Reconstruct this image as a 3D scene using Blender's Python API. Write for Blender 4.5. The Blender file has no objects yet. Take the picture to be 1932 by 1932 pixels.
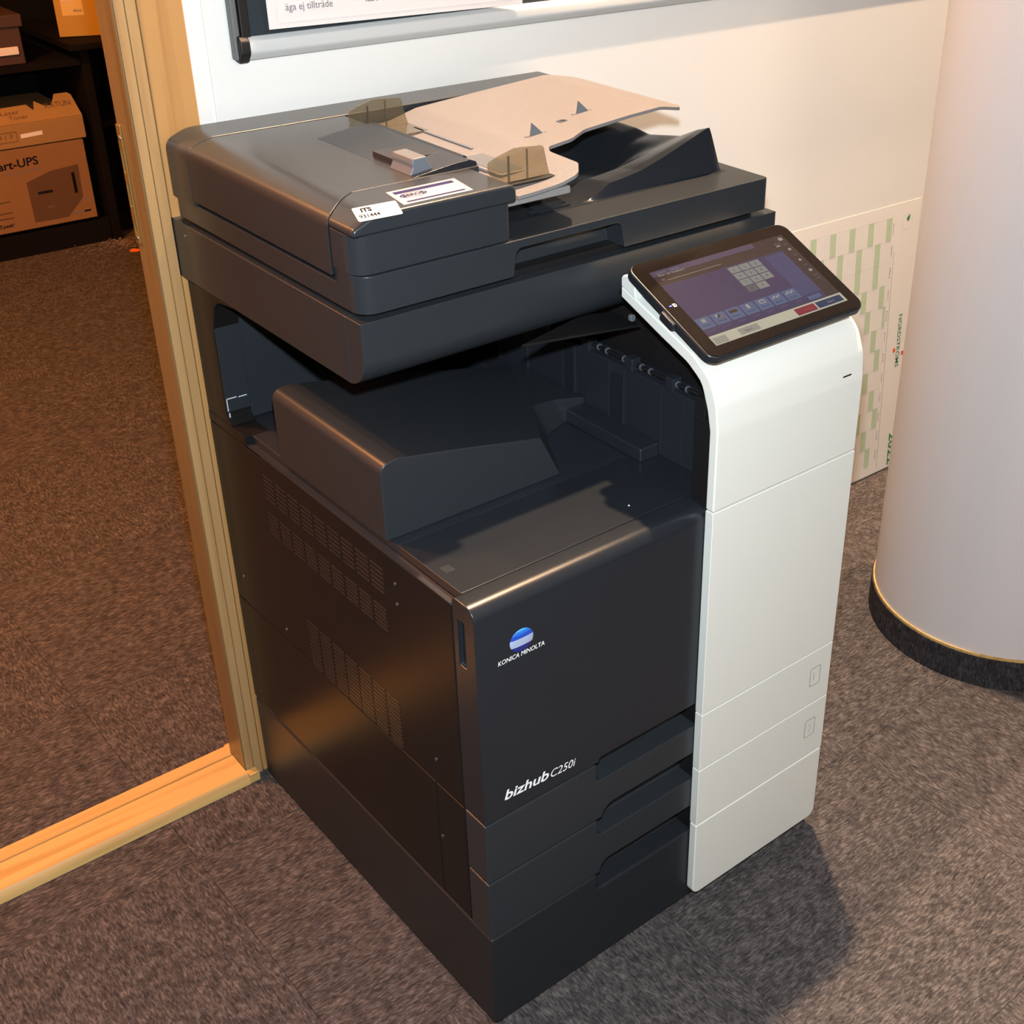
import bpy, bmesh, math, random
from mathutils import Vector, Matrix
random.seed(7)
S = bpy.context.scene
C = S.collection
PI = math.pi
# ------------------------------------------------------------------ camera
EYE = Vector((-0.63029, -0.96552, 1.47520))
YAW, PITCH, ROLL = 0.7217688, -0.5174903, 0.0159923
FPX, CX, CY = 2420.91, 217.88, -37.16
fw = Vector((math.sin(YAW)*math.cos(PITCH), math.cos(YAW)*math.cos(PITCH), math.sin(PITCH)))
rt = Vector((math.cos(YAW), -math.sin(YAW), 0)); up = rt.cross(fw)
r2 = rt*math.cos(ROLL)+up*math.sin(ROLL); u2 = -rt*math.sin(ROLL)+up*math.cos(ROLL)
cam = bpy.data.cameras.new('camera'); co = bpy.data.objects.new('camera', cam); C.objects.link(co)
co.matrix_world = Matrix(((r2.x, u2.x, -fw.x, EYE.x), (r2.y, u2.y, -fw.y, EYE.y), (r2.z, u2.z, -fw.z, EYE.z), (0, 0, 0, 1)))
cam.sensor_width = 36; cam.sensor_fit = 'HORIZONTAL'; cam.lens = 36*FPX/1932
cam.shift_x = -CX/1932; cam.shift_y = CY/1932; cam.clip_start = 0.02
S.camera = co
# ------------------------------------------------------------------ view, world, lights
S.view_settings.view_transform = 'Standard'; S.view_settings.look = 'None'
S.view_settings.exposure = 0.0; S.view_settings.gamma = 1.0; S.view_settings.use_curve_mapping = False
w = bpy.data.worlds.new('world'); S.world = w; w.use_nodes = True
w.node_tree.nodes['Background'].inputs[0].default_value = (1, .85, .72, 1)
w.node_tree.nodes['Background'].inputs[1].default_value = 0.01
def lamp(name, kind, loc, power, color, radius, target=None, size=None, blend=.5):
    l = bpy.data.lights.new(name, kind); l.energy = power; l.color = color
    if kind == 'AREA': l.shape = 'DISK'; l.size = radius*2
    else: l.shadow_soft_size = radius
    if kind == 'SPOT': l.spot_size = size; l.spot_blend = blend
    o = bpy.data.objects.new(name, l); C.objects.link(o); o.location = loc
    if target: o.rotation_euler = (Vector(target)-Vector(loc)).to_track_quat('-Z', 'Y').to_euler()
    return o
WARM = (1.0, .66, .40)
lamp('camera_flash', 'SPOT', tuple(EYE+u2*.10+fw*.02), 162, (.87, .955, 1.0), .018, tuple(EYE+fw*3), math.radians(115), .5)
lamp('ceiling_downlight_light', 'SPOT', (.965, .55, 3.04), 640, WARM, .03, (.90, .45, 0), math.radians(160), .5)
lamp('second_downlight_light', 'SPOT', (2.41, .041, 3.04), 400, WARM, .03, (2.0, .0, 0), math.radians(160), .5)
lamp('front_fill_light', 'AREA', (.3, -3.4, 2.95), 55, (1.0, .74, .54), .7, (.6, .4, .6))  # added warm fill for the front faces, not a real lamp
lamp('store_light', 'POINT', (-.75, 1.7, 2.5), 290, (1.0, .37, .09), .06)
# ------------------------------------------------------------------ materials
def mat(name, col, rough=.5, metal=0, bump=0, bscale=900, spec=.5, emit=None, trans=0, alpha=1, coat=0, var=0, vscale=6, ior=1.45):
    m = bpy.data.materials.new(name); m.use_nodes = True; n = m.node_tree.nodes; L = m.node_tree.links
    b = n['Principled BSDF']
    b.inputs['Base Color'].default_value = (*col, 1); b.inputs['Roughness'].default_value = rough
    b.inputs['Metallic'].default_value = metal; b.inputs['Specular IOR Level'].default_value = spec
    b.inputs['Transmission Weight'].default_value = trans; b.inputs['IOR'].default_value = ior
    b.inputs['Coat Weight'].default_value = coat; b.inputs['Coat Roughness'].default_value = .08
    if emit: b.inputs['Emission Color'].default_value = (*emit[0], 1); b.inputs['Emission Strength'].default_value = emit[1]
    tc = n.new('ShaderNodeTexCoord')
    if bump:
        t = n.new('ShaderNodeTexNoise'); t.inputs['Scale'].default_value = bscale; t.inputs['Detail'].default_value = 2
        L.new(tc.outputs['Object'], t.inputs['Vector'])
        bp = n.new('ShaderNodeBump'); bp.inputs['Strength'].default_value = bump; bp.inputs['Distance'].default_value = .0006
        L.new(t.outputs['Fac'], bp.inputs['Height']); L.new(bp.outputs['Normal'], b.inputs['Normal'])
    if var:
        t = n.new('ShaderNodeTexNoise'); t.inputs['Scale'].default_value = vscale; t.inputs['Detail'].default_value = 4
        L.new(tc.outputs['Object'], t.inputs['Vector'])
        mx = n.new('ShaderNodeMix'); mx.data_type = 'RGBA'
        mx.inputs[6].default_value = tuple(c*(1-var) for c in col)+(1,); mx.inputs[7].default_value = tuple(min(1, c*(1+var)) for c in col)+(1,)
        L.new(t.outputs['Fac'], mx.inputs[0]); L.new(mx.outputs[2], b.inputs['Base Color'])
    return m
M = {}
M['dark'] = mat('charcoal_plastic', (.020, .024, .029), .30, bump=.05, bscale=1400, var=.05, vscale=30)
M['dark_smooth'] = mat('charcoal_satin_plastic', (.0125, .0155, .0205), .27, bump=.04, bscale=1500)
M['dark_side'] = mat('charcoal_painted_steel', (.010, .009, .009), .27, bump=.03, spec=.17, bscale=1200, var=.05, vscale=30)
M['inner'] = mat('black_blue_plastic', (.014, .017, .023), .42, bump=.05)
M['black'] = mat('black_plastic', (.006, .006, .007), .5)
M['white'] = mat('white_plastic', (.69, .71, .675), .38, bump=.05, bscale=1500, var=.01)
M['grey'] = mat('light_grey_plastic', (.19, .185, .19), .45, bump=.05)
M['lever'] = mat('pale_blue_grey_plastic', (.105, .118, .138), .4)
M['smoke'] = mat('smoky_clear_plastic', (.50, .43, .31), .06, trans=.9, ior=1.3)
M['glass'] = mat('black_glass', (.008, .006, .005), .05, spec=.06, bump=0)
M['wall'] = mat('wall_paint', (.73, .73, .715), .6, bump=.06, bscale=300, var=.01)
M['panel'] = mat('wall_panel_white', (.735, .74, .725), .42, bump=.02, bscale=200)
M['col'] = mat('column_paint', (.56, .515, .52), .55, bump=.10, bscale=500, var=.03, vscale=3)
M['alu'] = mat('anodised_aluminium', (.56, .60, .62), .42, metal=.2)
M['felt'] = mat('dark_felt', (.020, .028, .035), .95, bump=.6, bscale=700)
M['frame_grey'] = mat('grey_profile', (.12, .125, .13), .45)
M['paper'] = mat('white_paper', (.62, .61, .625), .7, var=.01)
M['label'] = mat('label_paper', (.40, .385, .39), .6, spec=.2)
M['ink'] = mat('grey_ink', (.13, .13, .16), .8)
M['inkfaint'] = mat('faint_ink', (.62, .62, .63), .8)
M['black_ink'] = mat('black_ink', (.008, .008, .010), .8, spec=.1)
M['navy'] = mat('navy_ink', (.020, .020, .085), .7, spec=.15)
M['logo_white'] = mat('logo_white', (.82, .86, .88), .35)
M['logo_silver'] = mat('logo_silver', (.55, .62, .75), .3, metal=.3)
M['card'] = mat('corrugated_card', (.20, .105, .04), .85, bump=.2, bscale=300, var=.07, vscale=12)
M['card_light'] = mat('pale_card', (.25, .15, .055), .85, bump=.2, bscale=300, var=.06, vscale=12)
M['yellow'] = mat('yellow_card', (.34, .20, .02), .6, var=.04)
M['print_brown'] = mat('brown_print', (.085, .042, .018), .8, var=.08, vscale=20)
M['darkbox'] = mat('brown_black_card', (.045, .022, .018), .6, var=.1)
M['shelf'] = mat('black_shelf_board', (.003, .0022, .002), .8, spec=.15)
M['strike'] = mat('brass_strike', (.62, .46, .16), .3, metal=.85)
M['screw'] = mat('screw_steel', (.25, .26, .28), .3, metal=.9)
M['chrome'] = mat('clear_roller', (.75, .77, .80), .15, spec=.8)
M['led'] = mat('blue_led', (.05, .05, .9), .4, emit=((.08, .10, 1), 4))
M['fluff'] = mat('dust_fluff', (.22, .17, .14), 1)
M['orange'] = mat('orange_scrap', (.8, .16, .03), .8)
M['warmwall'] = mat('store_wall', (.10, .08, .065), .8)
M['green'] = mat('calendar_green', (.48, .60, .41), .8)
M['green_dark'] = mat('calendar_dark_green', (.04, .22, .10), .8)
M['cal_paper'] = mat('calendar_paper', (.77, .75, .71), .6)
M['line'] = mat('calendar_lines', (.56, .54, .55), .8)
M['red'] = mat('red_print', (.75, .10, .03), .7)
M['far'] = mat('far_wall_paint', (.30, .28, .26), .8)
M['ceiling'] = mat('ceiling_paint', (.42, .40, .37), .8)
def carpet(name, rot, col1, col2, col3):
    m = bpy.data.materials.new(name); m.use_nodes = True; n = m.node_tree.nodes; L = m.node_tree.links
    b = n['Principled BSDF']; b.inputs['Roughness'].default_value = 1; b.inputs['Specular IOR Level'].default_value = .05
    g = n.new('ShaderNodeNewGeometry'); mp = n.new('ShaderNodeMapping')
    mp.inputs['Scale'].default_value = (80, 300, 80) if rot == 0 else (300, 80, 80)
    L.new(g.outputs['Position'], mp.inputs['Vector'])
    t = n.new('ShaderNodeTexNoise'); t.inputs['Scale'].default_value = 1; t.inputs['Detail'].default_value = 5; t.inputs['Roughness'].default_value = .68; t.inputs['Distortion'].default_value = .5
    L.new(mp.outputs[0], t.inputs['Vector'])
    t2 = n.new('ShaderNodeTexNoise'); t2.inputs['Scale'].default_value = 60; t2.inputs['Detail'].default_value = 3
    L.new(g.outputs['Position'], t2.inputs['Vector'])
    ad = n.new('ShaderNodeMath'); ad.operation = 'MULTIPLY_ADD'; ad.inputs[1].default_value = .30
    L.new(t2.outputs['Fac'], ad.inputs[0]); L.new(t.outputs['Fac'], ad.inputs[2])
    r = n.new('ShaderNodeValToRGB'); e = r.color_ramp.elements
    e[0].position = .50; e[0].color = (*col1, 1); e[1].position = .86; e[1].color = (*col3, 1)
    k = e.new(.66); k.color = (*col2, 1)
    L.new(ad.outputs[0], r.inputs[0]); L.new(r.outputs[0], b.inputs['Base Color'])
    bp = n.new('ShaderNodeBump'); bp.inputs['Strength'].default_value = .7; bp.inputs['Distance'].default_value = .0025
    L.new(ad.outputs[0], bp.inputs['Height']); L.new(bp.outputs['Normal'], b.inputs['Normal'])
    return m
CC = ((.029, .0265, .028), (.066, .059, .060), (.150, .134, .132))
M['carpet_x'] = carpet('carpet_grain_across', 0, *CC)
M['carpet_y'] = carpet('carpet_grain_along', 1, *CC)
M['carpet_band'] = carpet('carpet_wrap', 0, (.018, .016, .018), (.032, .029, .032), (.075, .07, .073))
def wood(name, col, dark, scale=(1, 1, 1), axis='z'):
    m = bpy.data.materials.new(name); m.use_nodes = True; n = m.node_tree.nodes; L = m.node_tree.links
    b = n['Principled BSDF']; b.inputs['Roughness'].default_value = .38
    g = n.new('ShaderNodeNewGeometry'); mp = n.new('ShaderNodeMapping')
    mp.inputs['Scale'].default_value = {'z': (60, 60, 1.6), 'x': (1.6, 60, 60)}[axis]
    L.new(g.outputs['Position'], mp.inputs['Vector'])
    t = n.new('ShaderNodeTexNoise'); t.inputs['Scale'].default_value = 1; t.inputs['Detail'].default_value = 6; t.inputs['Distortion'].default_value = .7
    L.new(mp.outputs[0], t.inputs['Vector'])
    r = n.new('ShaderNodeValToRGB'); e = r.color_ramp.elements
    e[0].position = .30; e[0].color = (*dark, 1); e[1].position = .52; e[1].color = (*col, 1)
    L.new(t.outputs['Fac'], r.inputs[0]); L.new(r.outputs[0], b.inputs['Base Color'])
    return m
M['wood'] = wood('varnished_pine', (.44, .235, .085), (.35, .175, .058))
M['wood_x'] = wood('varnished_oak_threshold', (.52, .34, .125), (.36, .20, .06), axis='x')
M['wood_pale'] = wood('pale_pine_stop', (.41, .245, .105), (.34, .19, .075))
def ribbed():
    m = mat('ribbed_beige_plastic', (.172, .163, .168), .42); n = m.node_tree.nodes; L = m.node_tree.links
    g = n.new('ShaderNodeNewGeometry'); wv = n.new('ShaderNodeTexWave'); wv.wave_type = 'BANDS'; wv.bands_direction = 'Y'; wv.inputs['Scale'].default_value = 75
    L.new(g.outputs['Position'], wv.inputs['Vector'])
    bp = n.new('ShaderNodeBump'); bp.inputs['Strength'].default_value = .35; bp.inputs['Distance'].default_value = .0008
    L.new(wv.outputs['Fac'], bp.inputs['Height']); L.new(bp.outputs['Normal'], n['Principled BSDF'].inputs['Normal'])
    return m
M['ribbed'] = ribbed()
# ------------------------------------------------------------------ mesh helpers
ORG = {}
def tag(o, label=None, cat=None, group=None, kind=None):
    if label: o['label'] = label
    if cat: o['category'] = cat
    if group: o['group'] = group
    if kind: o['kind'] = kind
    return o
def empty(name, loc, label=None, cat=None, group=None, kind=None, parent=None):
    o = bpy.data.objects.new(name, None); C.objects.link(o); ORG[o] = Vector(loc)
    o.empty_display_size = .05
    if parent: o.parent = parent; o.location = Vector(loc)-ORG[parent]
    else: o.location = loc
    return tag(o, label, cat, group, kind)
def link(name, me, org, m, parent=None, bevel=0, seg=2, smooth=True):
    if m is not None and not me.materials: me.materials.append(m)
    o = bpy.data.objects.new(name, me); C.objects.link(o); ORG[o] = Vector(org)
    if parent: o.parent = parent; o.location = Vector(org)-ORG[parent]
    else: o.location = org
    if smooth:
        me.polygons.foreach_set('use_smooth', [True]*len(me.polygons))
        bm = bmesh.new(); bm.from_mesh(me)
        for e in bm.edges:
            if len(e.link_faces) != 2 or e.calc_face_angle(0) > math.radians(32): e.smooth = False
        bm.to_mesh(me); bm.free()
    if bevel:
        b = o.modifiers.new('bevel', 'BEVEL'); b.width = bevel; b.segments = seg; b.limit_method = 'ANGLE'; b.angle_limit = math.radians(32); b.harden_normals = True
    return o
def obj(name, bm, m, parent=None, bevel=0, seg=2, smooth=True, recalc=True):
    if recalc: bmesh.ops.recalc_face_normals(bm, faces=bm.faces)
    vs = [v.co for v in bm.verts]
    lo = Vector([min(v[i] for v in vs) for i in range(3)]); hi = Vector([max(v[i] for v in vs) for i in range(3)])
    org = (lo+hi)/2
    bmesh.ops.translate(bm, verts=bm.verts, vec=-org)
    me = bpy.data.meshes.new(name); bm.to_mesh(me); bm.free()
    return link(name, me, org, m, parent, bevel, seg, smooth)
def add_box(bm, x, y, z):
    v = [bm.verts.new((a, b, c)) for a in x for b in y for c in z]
    for f in ((0, 1, 3, 2), (4, 6, 7, 5), (0, 4, 5, 1), (2, 3, 7, 6), (0, 2, 6, 4), (1, 5, 7, 3)): bm.faces.new([v[i] for i in f])
def box(name, x, y, z, m, parent=None, bevel=.001, seg=2):
    bm = bmesh.new(); add_box(bm, x, y, z)
    return obj(name, bm, m, parent, bevel, seg)
def rp(pts):
    """pts: (a, b) or (a, b, r) -> polygon with rounded corners"""
    out = []; n = len(pts)
    for i, p in enumerate(pts):
        if len(p) == 2 or p[2] <= 0: out.append((p[0], p[1])); continue
        P = Vector(p[:2]); A = Vector(pts[i-1][:2])-P; B = Vector(pts[(i+1) % n][:2])-P
        la, lb = A.length, B.length; A.normalize(); B.normalize()
        ang = A.angle(B); d = min(p[2]/math.tan(ang/2), la*.49, lb*.49); r = d*math.tan(ang/2)
        c = P+(A+B).normalized()*(r/math.sin(ang/2)); s = P+A*d-c; e = P+B*d-c
        th = s.angle_signed(e)
        k = max(3, int(abs(th)/.2))
        for j in range(k+1):
            q = s.copy(); q.rotate(Matrix.Rotation(-th*j/k, 2)); out.append((c.x+q.x, c.y+q.y))
    return out
def add_prism(bm, pts, axis, a, b):
    P = {'x': lambda p, t: (t, p[0], p[1]), 'y': lambda p, t: (p[0], t, p[1]), 'z': lambda p, t: (p[0], p[1], t)}[axis]
    A = [bm.verts.new(P(p, a)) for p in pts]; B = [bm.verts.new(P(p, b)) for p in pts]; n = len(pts)
    bm.faces.new(A); bm.faces.new(B[::-1])
    for i in range(n): bm.faces.new((A[i], B[i], B[(i+1) % n], A[(i+1) % n]))
def prism(name, pts, axis, a, b, m, parent=None, bevel=.001, seg=2):
    bm = bmesh.new(); add_prism(bm, rp(pts), axis, a, b)
    return obj(name, bm, m, parent, bevel, seg)
def cut(o, *cutters):
    """subtract bmeshes (world coordinates) from an object's mesh; nothing of the cutters stays in the scene"""
    bev = [(m.width, m.segments) for m in o.modifiers if m.type == 'BEVEL']; o.modifiers.clear()
    tmp = []
    org = ORG[o]
    par = o.parent; loc = o.location.copy(); o.parent = None; o.location = org
    for bm in cutters:
        bmesh.ops.recalc_face_normals(bm, faces=bm.faces)
        me = bpy.data.meshes.new('cutter'); bm.to_mesh(me); bm.free()
        c = bpy.data.objects.new('cutter', me); C.objects.link(c); tmp.append(c)
        m = o.modifiers.new('cut', 'BOOLEAN'); m.object = c; m.operation = 'DIFFERENCE'; m.solver = 'EXACT'
    dg = bpy.context.evaluated_depsgraph_get(); dg.update()
    me = bpy.data.meshes.new_from_object(o.evaluated_get(dg)); old = o.data
    o.modifiers.clear(); o.data = me; bpy.data.meshes.remove(old)
    for c in tmp: mm = c.data; bpy.data.objects.remove(c); bpy.data.meshes.remove(mm)
    o.parent = par; o.location = loc
    me.polygons.foreach_set('use_smooth', [True]*len(me.polygons))
    bm = bmesh.new(); bm.from_mesh(me)
    bmesh.ops.remove_doubles(bm, verts=bm.verts, dist=1e-5)
    for e in bm.edges: e.smooth = not (len(e.link_faces) != 2 or e.calc_face_angle(0) > math.radians(32))
    bm.to_mesh(me); bm.free()
    for wd, sg in bev:
        b = o.modifiers.new('bevel', 'BEVEL'); b.width = wd; b.segments = sg; b.limit_method = 'ANGLE'; b.angle_limit = math.radians(32); b.harden_normals = True
    return o
def cprism(pts, axis, a, b):
    bm = bmesh.new(); add_prism(bm, rp(pts), axis, a, b); return bm
def cbox(x, y, z):
    bm = bmesh.new(); add_box(bm, x, y, z); return bm
def rrect(x0, x1, y0, y1, r): return [(x0, y0, r), (x1, y0, r), (x1, y1, r), (x0, y1, r)]
def cyl(name, p0, p1, r, m, parent=None, n=20, bevel=0, r2_=None):
    bm = bmesh.new(); p0 = Vector(p0); p1 = Vector(p1)
    bmesh.ops.create_cone(bm, cap_ends=True, segments=n, radius1=r, radius2=r if r2_ is None else r2_, depth=(p1-p0).length)
    q = Vector((0, 0, 1)).rotation_difference(p1-p0)
    bmesh.ops.transform(bm, matrix=Matrix.Translation((p0+p1)/2) @ q.to_matrix().to_4x4(), verts=bm.verts)
    return obj(name, bm, m, parent, bevel)
def dup(o, loc, parent=None):
    """a copy of a single part sharing mesh data, at world location"""
    c = o.copy(); C.objects.link(c); par = parent or o.parent
    c.parent = par; ORG[c] = Vector(loc); c.location = Vector(loc)-ORG[par]
    return c
_cv = bpy.data.curves.new('lettering_source', 'FONT')
_co = bpy.data.objects.new('lettering_source', _cv); C.objects.link(_co)
def text(name, s, O, U, V, m, parent=None, bold=0, shear=0, thick=.00015, align_v=None):
    """lettering filling the box from O along U (width) and V (height)"""
    _cv.body = s; _cv.size = 1; _cv.offset = bold; _cv.shear = shear; _cv.extrude = 0; _cv.resolution_u = 3
    dg = bpy.context.evaluated_depsgraph_get(); dg.update()
    me = bpy.data.meshes.new_from_object(_co.evaluated_get(dg)); me.name = name
    O, U, V = Vector(O), Vector(U), Vector(V); N = U.cross(V).normalized()
    xs = [v.co.x for v in me.vertices]; ys = [v.co.y for v in me.vertices]
    x0, x1, y0, y1 = min(xs), max(xs), min(ys), max(ys)
    if align_v: y0, y1 = align_v
    org = O+U/2+V/2
    for v in me.vertices:
        v.co = O+U*((v.co.x-x0)/(x1-x0))+V*((v.co.y-y0)/(y1-y0))+N*thick-org
    me.materials.clear()
    return link(name, me, org, m, parent, smooth=False)
def quad(name, O, U, V, m, parent=None, thick=.0003, r=0):
    """thin slab with real thickness from corner O"""
    O, U, V = Vector(O), Vector(U), Vector(V); N = U.cross(V).normalized()
    pts = rp(rrect(0, U.length, 0, V.length, r)) if r else [(0, 0), (U.length, 0), (U.length, V.length), (0, V.length)]
    u, v = U.normalized(), V.normalized(); bm = bmesh.new()
    A = [bm.verts.new(O+u*a+v*b) for a, b in pts]; B = [bm.verts.new(O+u*a+v*b+N*thick) for a, b in pts]; n = len(pts)
    bm.faces.new(A[::-1]); bm.faces.new(B)
    for i in range(n): bm.faces.new((A[i], A[(i+1) % n], B[(i+1) % n], B[i]))
    return obj(name, bm, m, parent, smooth=False)
FZ = -.010   # carpet level
# ================================================================== SETTING
fl = box('floor', (-4, 5), (-4.5, 4.2), (FZ-.06, FZ-.006), M['shelf'], None, 0); tag(fl, kind='structure')
TS, TX, TY = .485, -.172, .0625
tile_me = {}
for i in range(-4, 7):
    for j in range(-5, 9):
        x0 = TX+i*TS; y0 = TY+j*TS
        if x0 > 3.2 or y0 < -2.3 or y0 > 4: continue
        key = (i+j) % 2
        x, y = x0+TS/2, y0+TS/2
        if key not in tile_me:
            bm = bmesh.new(); add_box(bm, (-TS/2+.0004, TS/2-.0004), (-TS/2+.0004, TS/2-.0004), (-.003, .003))
            me = bpy.data.meshes.new('carpet_tile'); bm.to_mesh(me); bm.free(); me.materials.append(M['carpet_y'] if key else M['carpet_x']); tile_me[key] = me
        o = bpy.data.objects.new('carpet_tile', tile_me[key]); C.objects.link(o); o.parent = fl
        o.location = Vector((x, y, FZ-.003+random.uniform(-.0002, .0002)))-ORG[fl]
WY = .685
def S_(o): return tag(o, kind='structure')
wb = S_(box('wall_back', (.0, 3.6), (WY, .722), (FZ-.005, 3.10), M['wall'], None, 0))
prism('wall_panel', [(.088, FZ+.002), (1.95, FZ+.002), (1.95, 3.09), (.088, 3.09)], 'y', WY-.0035, WY-.0001, M['panel'], wb, .0008)
box('wall_lintel', (-.96, .0), (WY, .722), (2.10, 3.10), M['wall'], wb, 0)
box('wall_strip', (-4, -.96), (WY, .722), (FZ-.005, 3.10), M['wall'], wb, 0)
S_(box('ceiling', (-4, 5), (-4.5, 4.2), (3.10, 3.20), M['ceiling'], None, 0))
S_(box('wall_front', (-4, 5), (-4.5, -4.4), (FZ-.06, 3.10), M['far'], None, 0))
S_(box('wall_left', (-4.1, -4), (-4.5, 4.2), (FZ-.06, 3.10), M['far'], None, 0))
S_(box('wall_right', (4.9, 5), (-4.5, 4.2), (FZ-.06, 3.10), M['far'], None, 0))
S_(box('wall_store', (-4, 5), (4.1, 4.2), (FZ-.06, 3.10), M['warmwall'], None, 0))
S_(box('wall_store_left', (-1.8, -1.7), (.722, 4.1), (FZ-.06, 3.10), mat('store_paint', (.55, .45, .33), .7), None, 0))
S_(box('wall_store_right', (2.2, 2.3), (.722, 4.1), (FZ-.06, 3.10), M['warmwall'], None, 0))
# door frame and threshold
dr = empty('door_1', (-.03, .70, FZ), kind='structure')
XJ = -.028
prism('jamb', [(XJ, .667), (-.0165, .667), (-.0165, .671), (-.0145, .671), (-.0145, .667), (-.001, .667), (-.001, .70), (0.0, .70), (0.0, .722), (XJ, .722)], 'z', FZ, 2.10, M['wood_pale'], dr, .0008)
box('jamb_lining', (XJ-.0022, XJ), (.6685, .722), (FZ, 2.10), wood('darkened_pine_lining', (.17, .12, .055), (.13, .09, .038)), dr, .0006)  # pine colour darkened to offset the strong store light on this face
box('casing', (.0005, .058), (.6665, WY-.0005), (FZ, 2.16), M['wood'], dr, .0025, 3)
prism('jamb', [(-.96, .667), (-.93, .667), (-.93, .722), (-.96, .722)], 'z', FZ, 2.10, M['wood'], dr, .0008)
box('casing', (-1.02, -.961), (.667, WY-.0005), (FZ, 2.16), M['wood'], dr, .0025)
box('head', (-.96, 0), (.667, .722), (2.07, 2.10), M['wood_x'], dr, .001)
box('casing', (-1.02, .058), (.6665, WY-.0005), (2.101, 2.16), M['wood_x'], dr, .0025)
th = prism('threshold', [(.650, FZ), (.6525, FZ+.010), (.659, FZ+.0185), (.7125, FZ+.0205), (.7125, FZ+.0165), (.7155, FZ+.0165), (.7155, FZ+.0205), (.742, FZ+.0205), (.748, FZ+.015), (.748, FZ)], 'x', -.93, XJ-.0025, M['wood_x'], dr, .0006)
box('threshold_nose', (XJ-.0026, -.0130), (.6502, .6662), (FZ, FZ+.0185), M['wood_x'], dr, .0015)
box('threshold_nose', (XJ-.0026, -.0160), (.7225, .7475), (FZ, FZ+.0195), M['wood_x'], dr, .0015)
sp = prism('strike_plate', [(.7085, .905), (.7215, .905), (.7215, 1.062), (.7085, 1.062)], 'x', XJ-.0045, XJ-.0023, M['strike'], dr, .0005)
cut(sp, cbox((-.05, 0), (.712, .718), (.955, .985)), cbox((-.05, 0), (.712, .718), (1.000, 1.028)), cbox((-.05, 0), (.712, .718), (.918, .930)))
for z in (.912, 1.045): cyl('screw', (XJ-.0056, .715, z), (XJ-.0044, .715, z), .0030, M['screw'], dr, 12)
# ================================================================== COLUMN
cl = empty('round_column', (1.344, .147, FZ), 'thick round lilac-grey column with a carpet-wrapped foot beside the photocopier', 'column')
cyl('shaft', (1.344, .147, FZ+.068), (1.344, .147, 3.10), .2475, M['col'], cl, 128)
cyl('base_board', (1.344, .147, FZ+.062), (1.344, .147, FZ+.0680), .2505, M['wood_x'], cl, 128)
cyl('carpet_wrap', (1.344, .147, FZ), (1.344, .147, FZ+.063), .2530, M['carpet_band'], cl, 128)
# ================================================================== STORE ROOM
ys = 3.5
sh = empty('shelving_unit', (.3, 3.7, FZ), 'black shelving unit in the dark store room holding cartons', 'shelf')
box('plinth', (-1.2, .875), (3.505, 3.98), (FZ, .068), M['shelf'], sh, .002)
box('shelf_board', (-1.2, .875), (3.49, 3.98), (.585, .607), M['shelf'], sh, .002)
box('shelf_board', (-1.2, 1.9), (3.49, 3.98), (1.15, 1.17), M['shelf'], sh, .002)
box('upright', (.877, .905), (3.49, 3.98), (FZ, .639), M['shelf'], sh, .002)
box('upright', (-1.23, -1.202), (3.49, 3.98), (FZ, 2.2), M['shelf'], sh, .002)
box('back_panel', (-1.2, 1.9), (3.985, 4.0), (FZ, 2.2), M['shelf'], sh, 0)
box('shelf_board', (.907, 1.9), (3.56, 3.98), (.36, .38), M['shelf'], sh, .002)
box('upright', (1.9, 1.93), (3.49, 3.98), (FZ, 2.2), M['shelf'], sh, .002)
box('shelf_board', (.83, 1.9), (3.44, 3.98), (.640, .660), M['shelf'], sh, .002)
box('shelf_board', (.907, 1.9), (3.58, 3.98), (FZ, .05), M['shelf'], sh, .002)
# UPS carton
ub = empty('power_supply_carton', (.55, 3.72, .07), 'brown carton printed with a tower unit picture on the bottom shelf', 'box')
box('carton_body', (.12, .838), (3.50, 3.93), (.080, .350), M['card'], ub, .004)
Y3 = 3.4995
def X(v): return Vector(v)
text('lettering', 'Smart-UPS', (.500, Y3, .2795), (.179, 0, .006), (0, 0, .034), M['black_ink'], ub, bold=.02, align_v=(-.16, .74))
text('lettering', 'Uninterruptible Power Supply', (.43, Y3, .262), (.255, 0, .008), (0, 0, .011), M['ink'], ub)
bm = bmesh.new(); add_prism(bm, [(.6289, .1013), (.74, .100), (.7998, .157), (.8036, .2697), (.71, .262), (.6273, .236)], 'y', Y3-.0004, Y3)
obj('printed_picture', bm, M['print_brown'], ub, smooth=False)
box('printed_slot', (.657, .705), (Y3-.0009, Y3-.0004), (.191, .200), M['black_ink'], ub, 0)
box('printed_vent', (.776, .786), (Y3-.0009, Y3-.0004), (.175, .245), M['shelf'], ub, 0)
text('lettering', 'APC', (.678, Y3-.0004, .140), (.025, 0, 0), (0, 0, .008), M['ink'], ub)
for k, (a, b, z) in enumerate(((.50, .565, .182), (.52, .565, .146), (.50, .565, .128))):
    box('printed_line', (a, b), (Y3-.0003, Y3), (z, z+.004), M['print_brown'], ub, 0)
text('lettering', 'Black Tower', (.47, Y3, .095), (.092, 0, .006), (0, 0, .014), M['black_ink'], ub, bold=.02)
box('printed_line', (.785, .812), (Y3-.0003, Y3), (.150, .154), M['ink'], ub, 0)
box('printed_line', (.762, .790), (Y3-.0003, Y3), (.105, .110), M['ink'], ub, 0); box('printed_line', (.795, .818), (Y3-.0003, Y3), (.106, .112), M['black_ink'], ub, 0)
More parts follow.
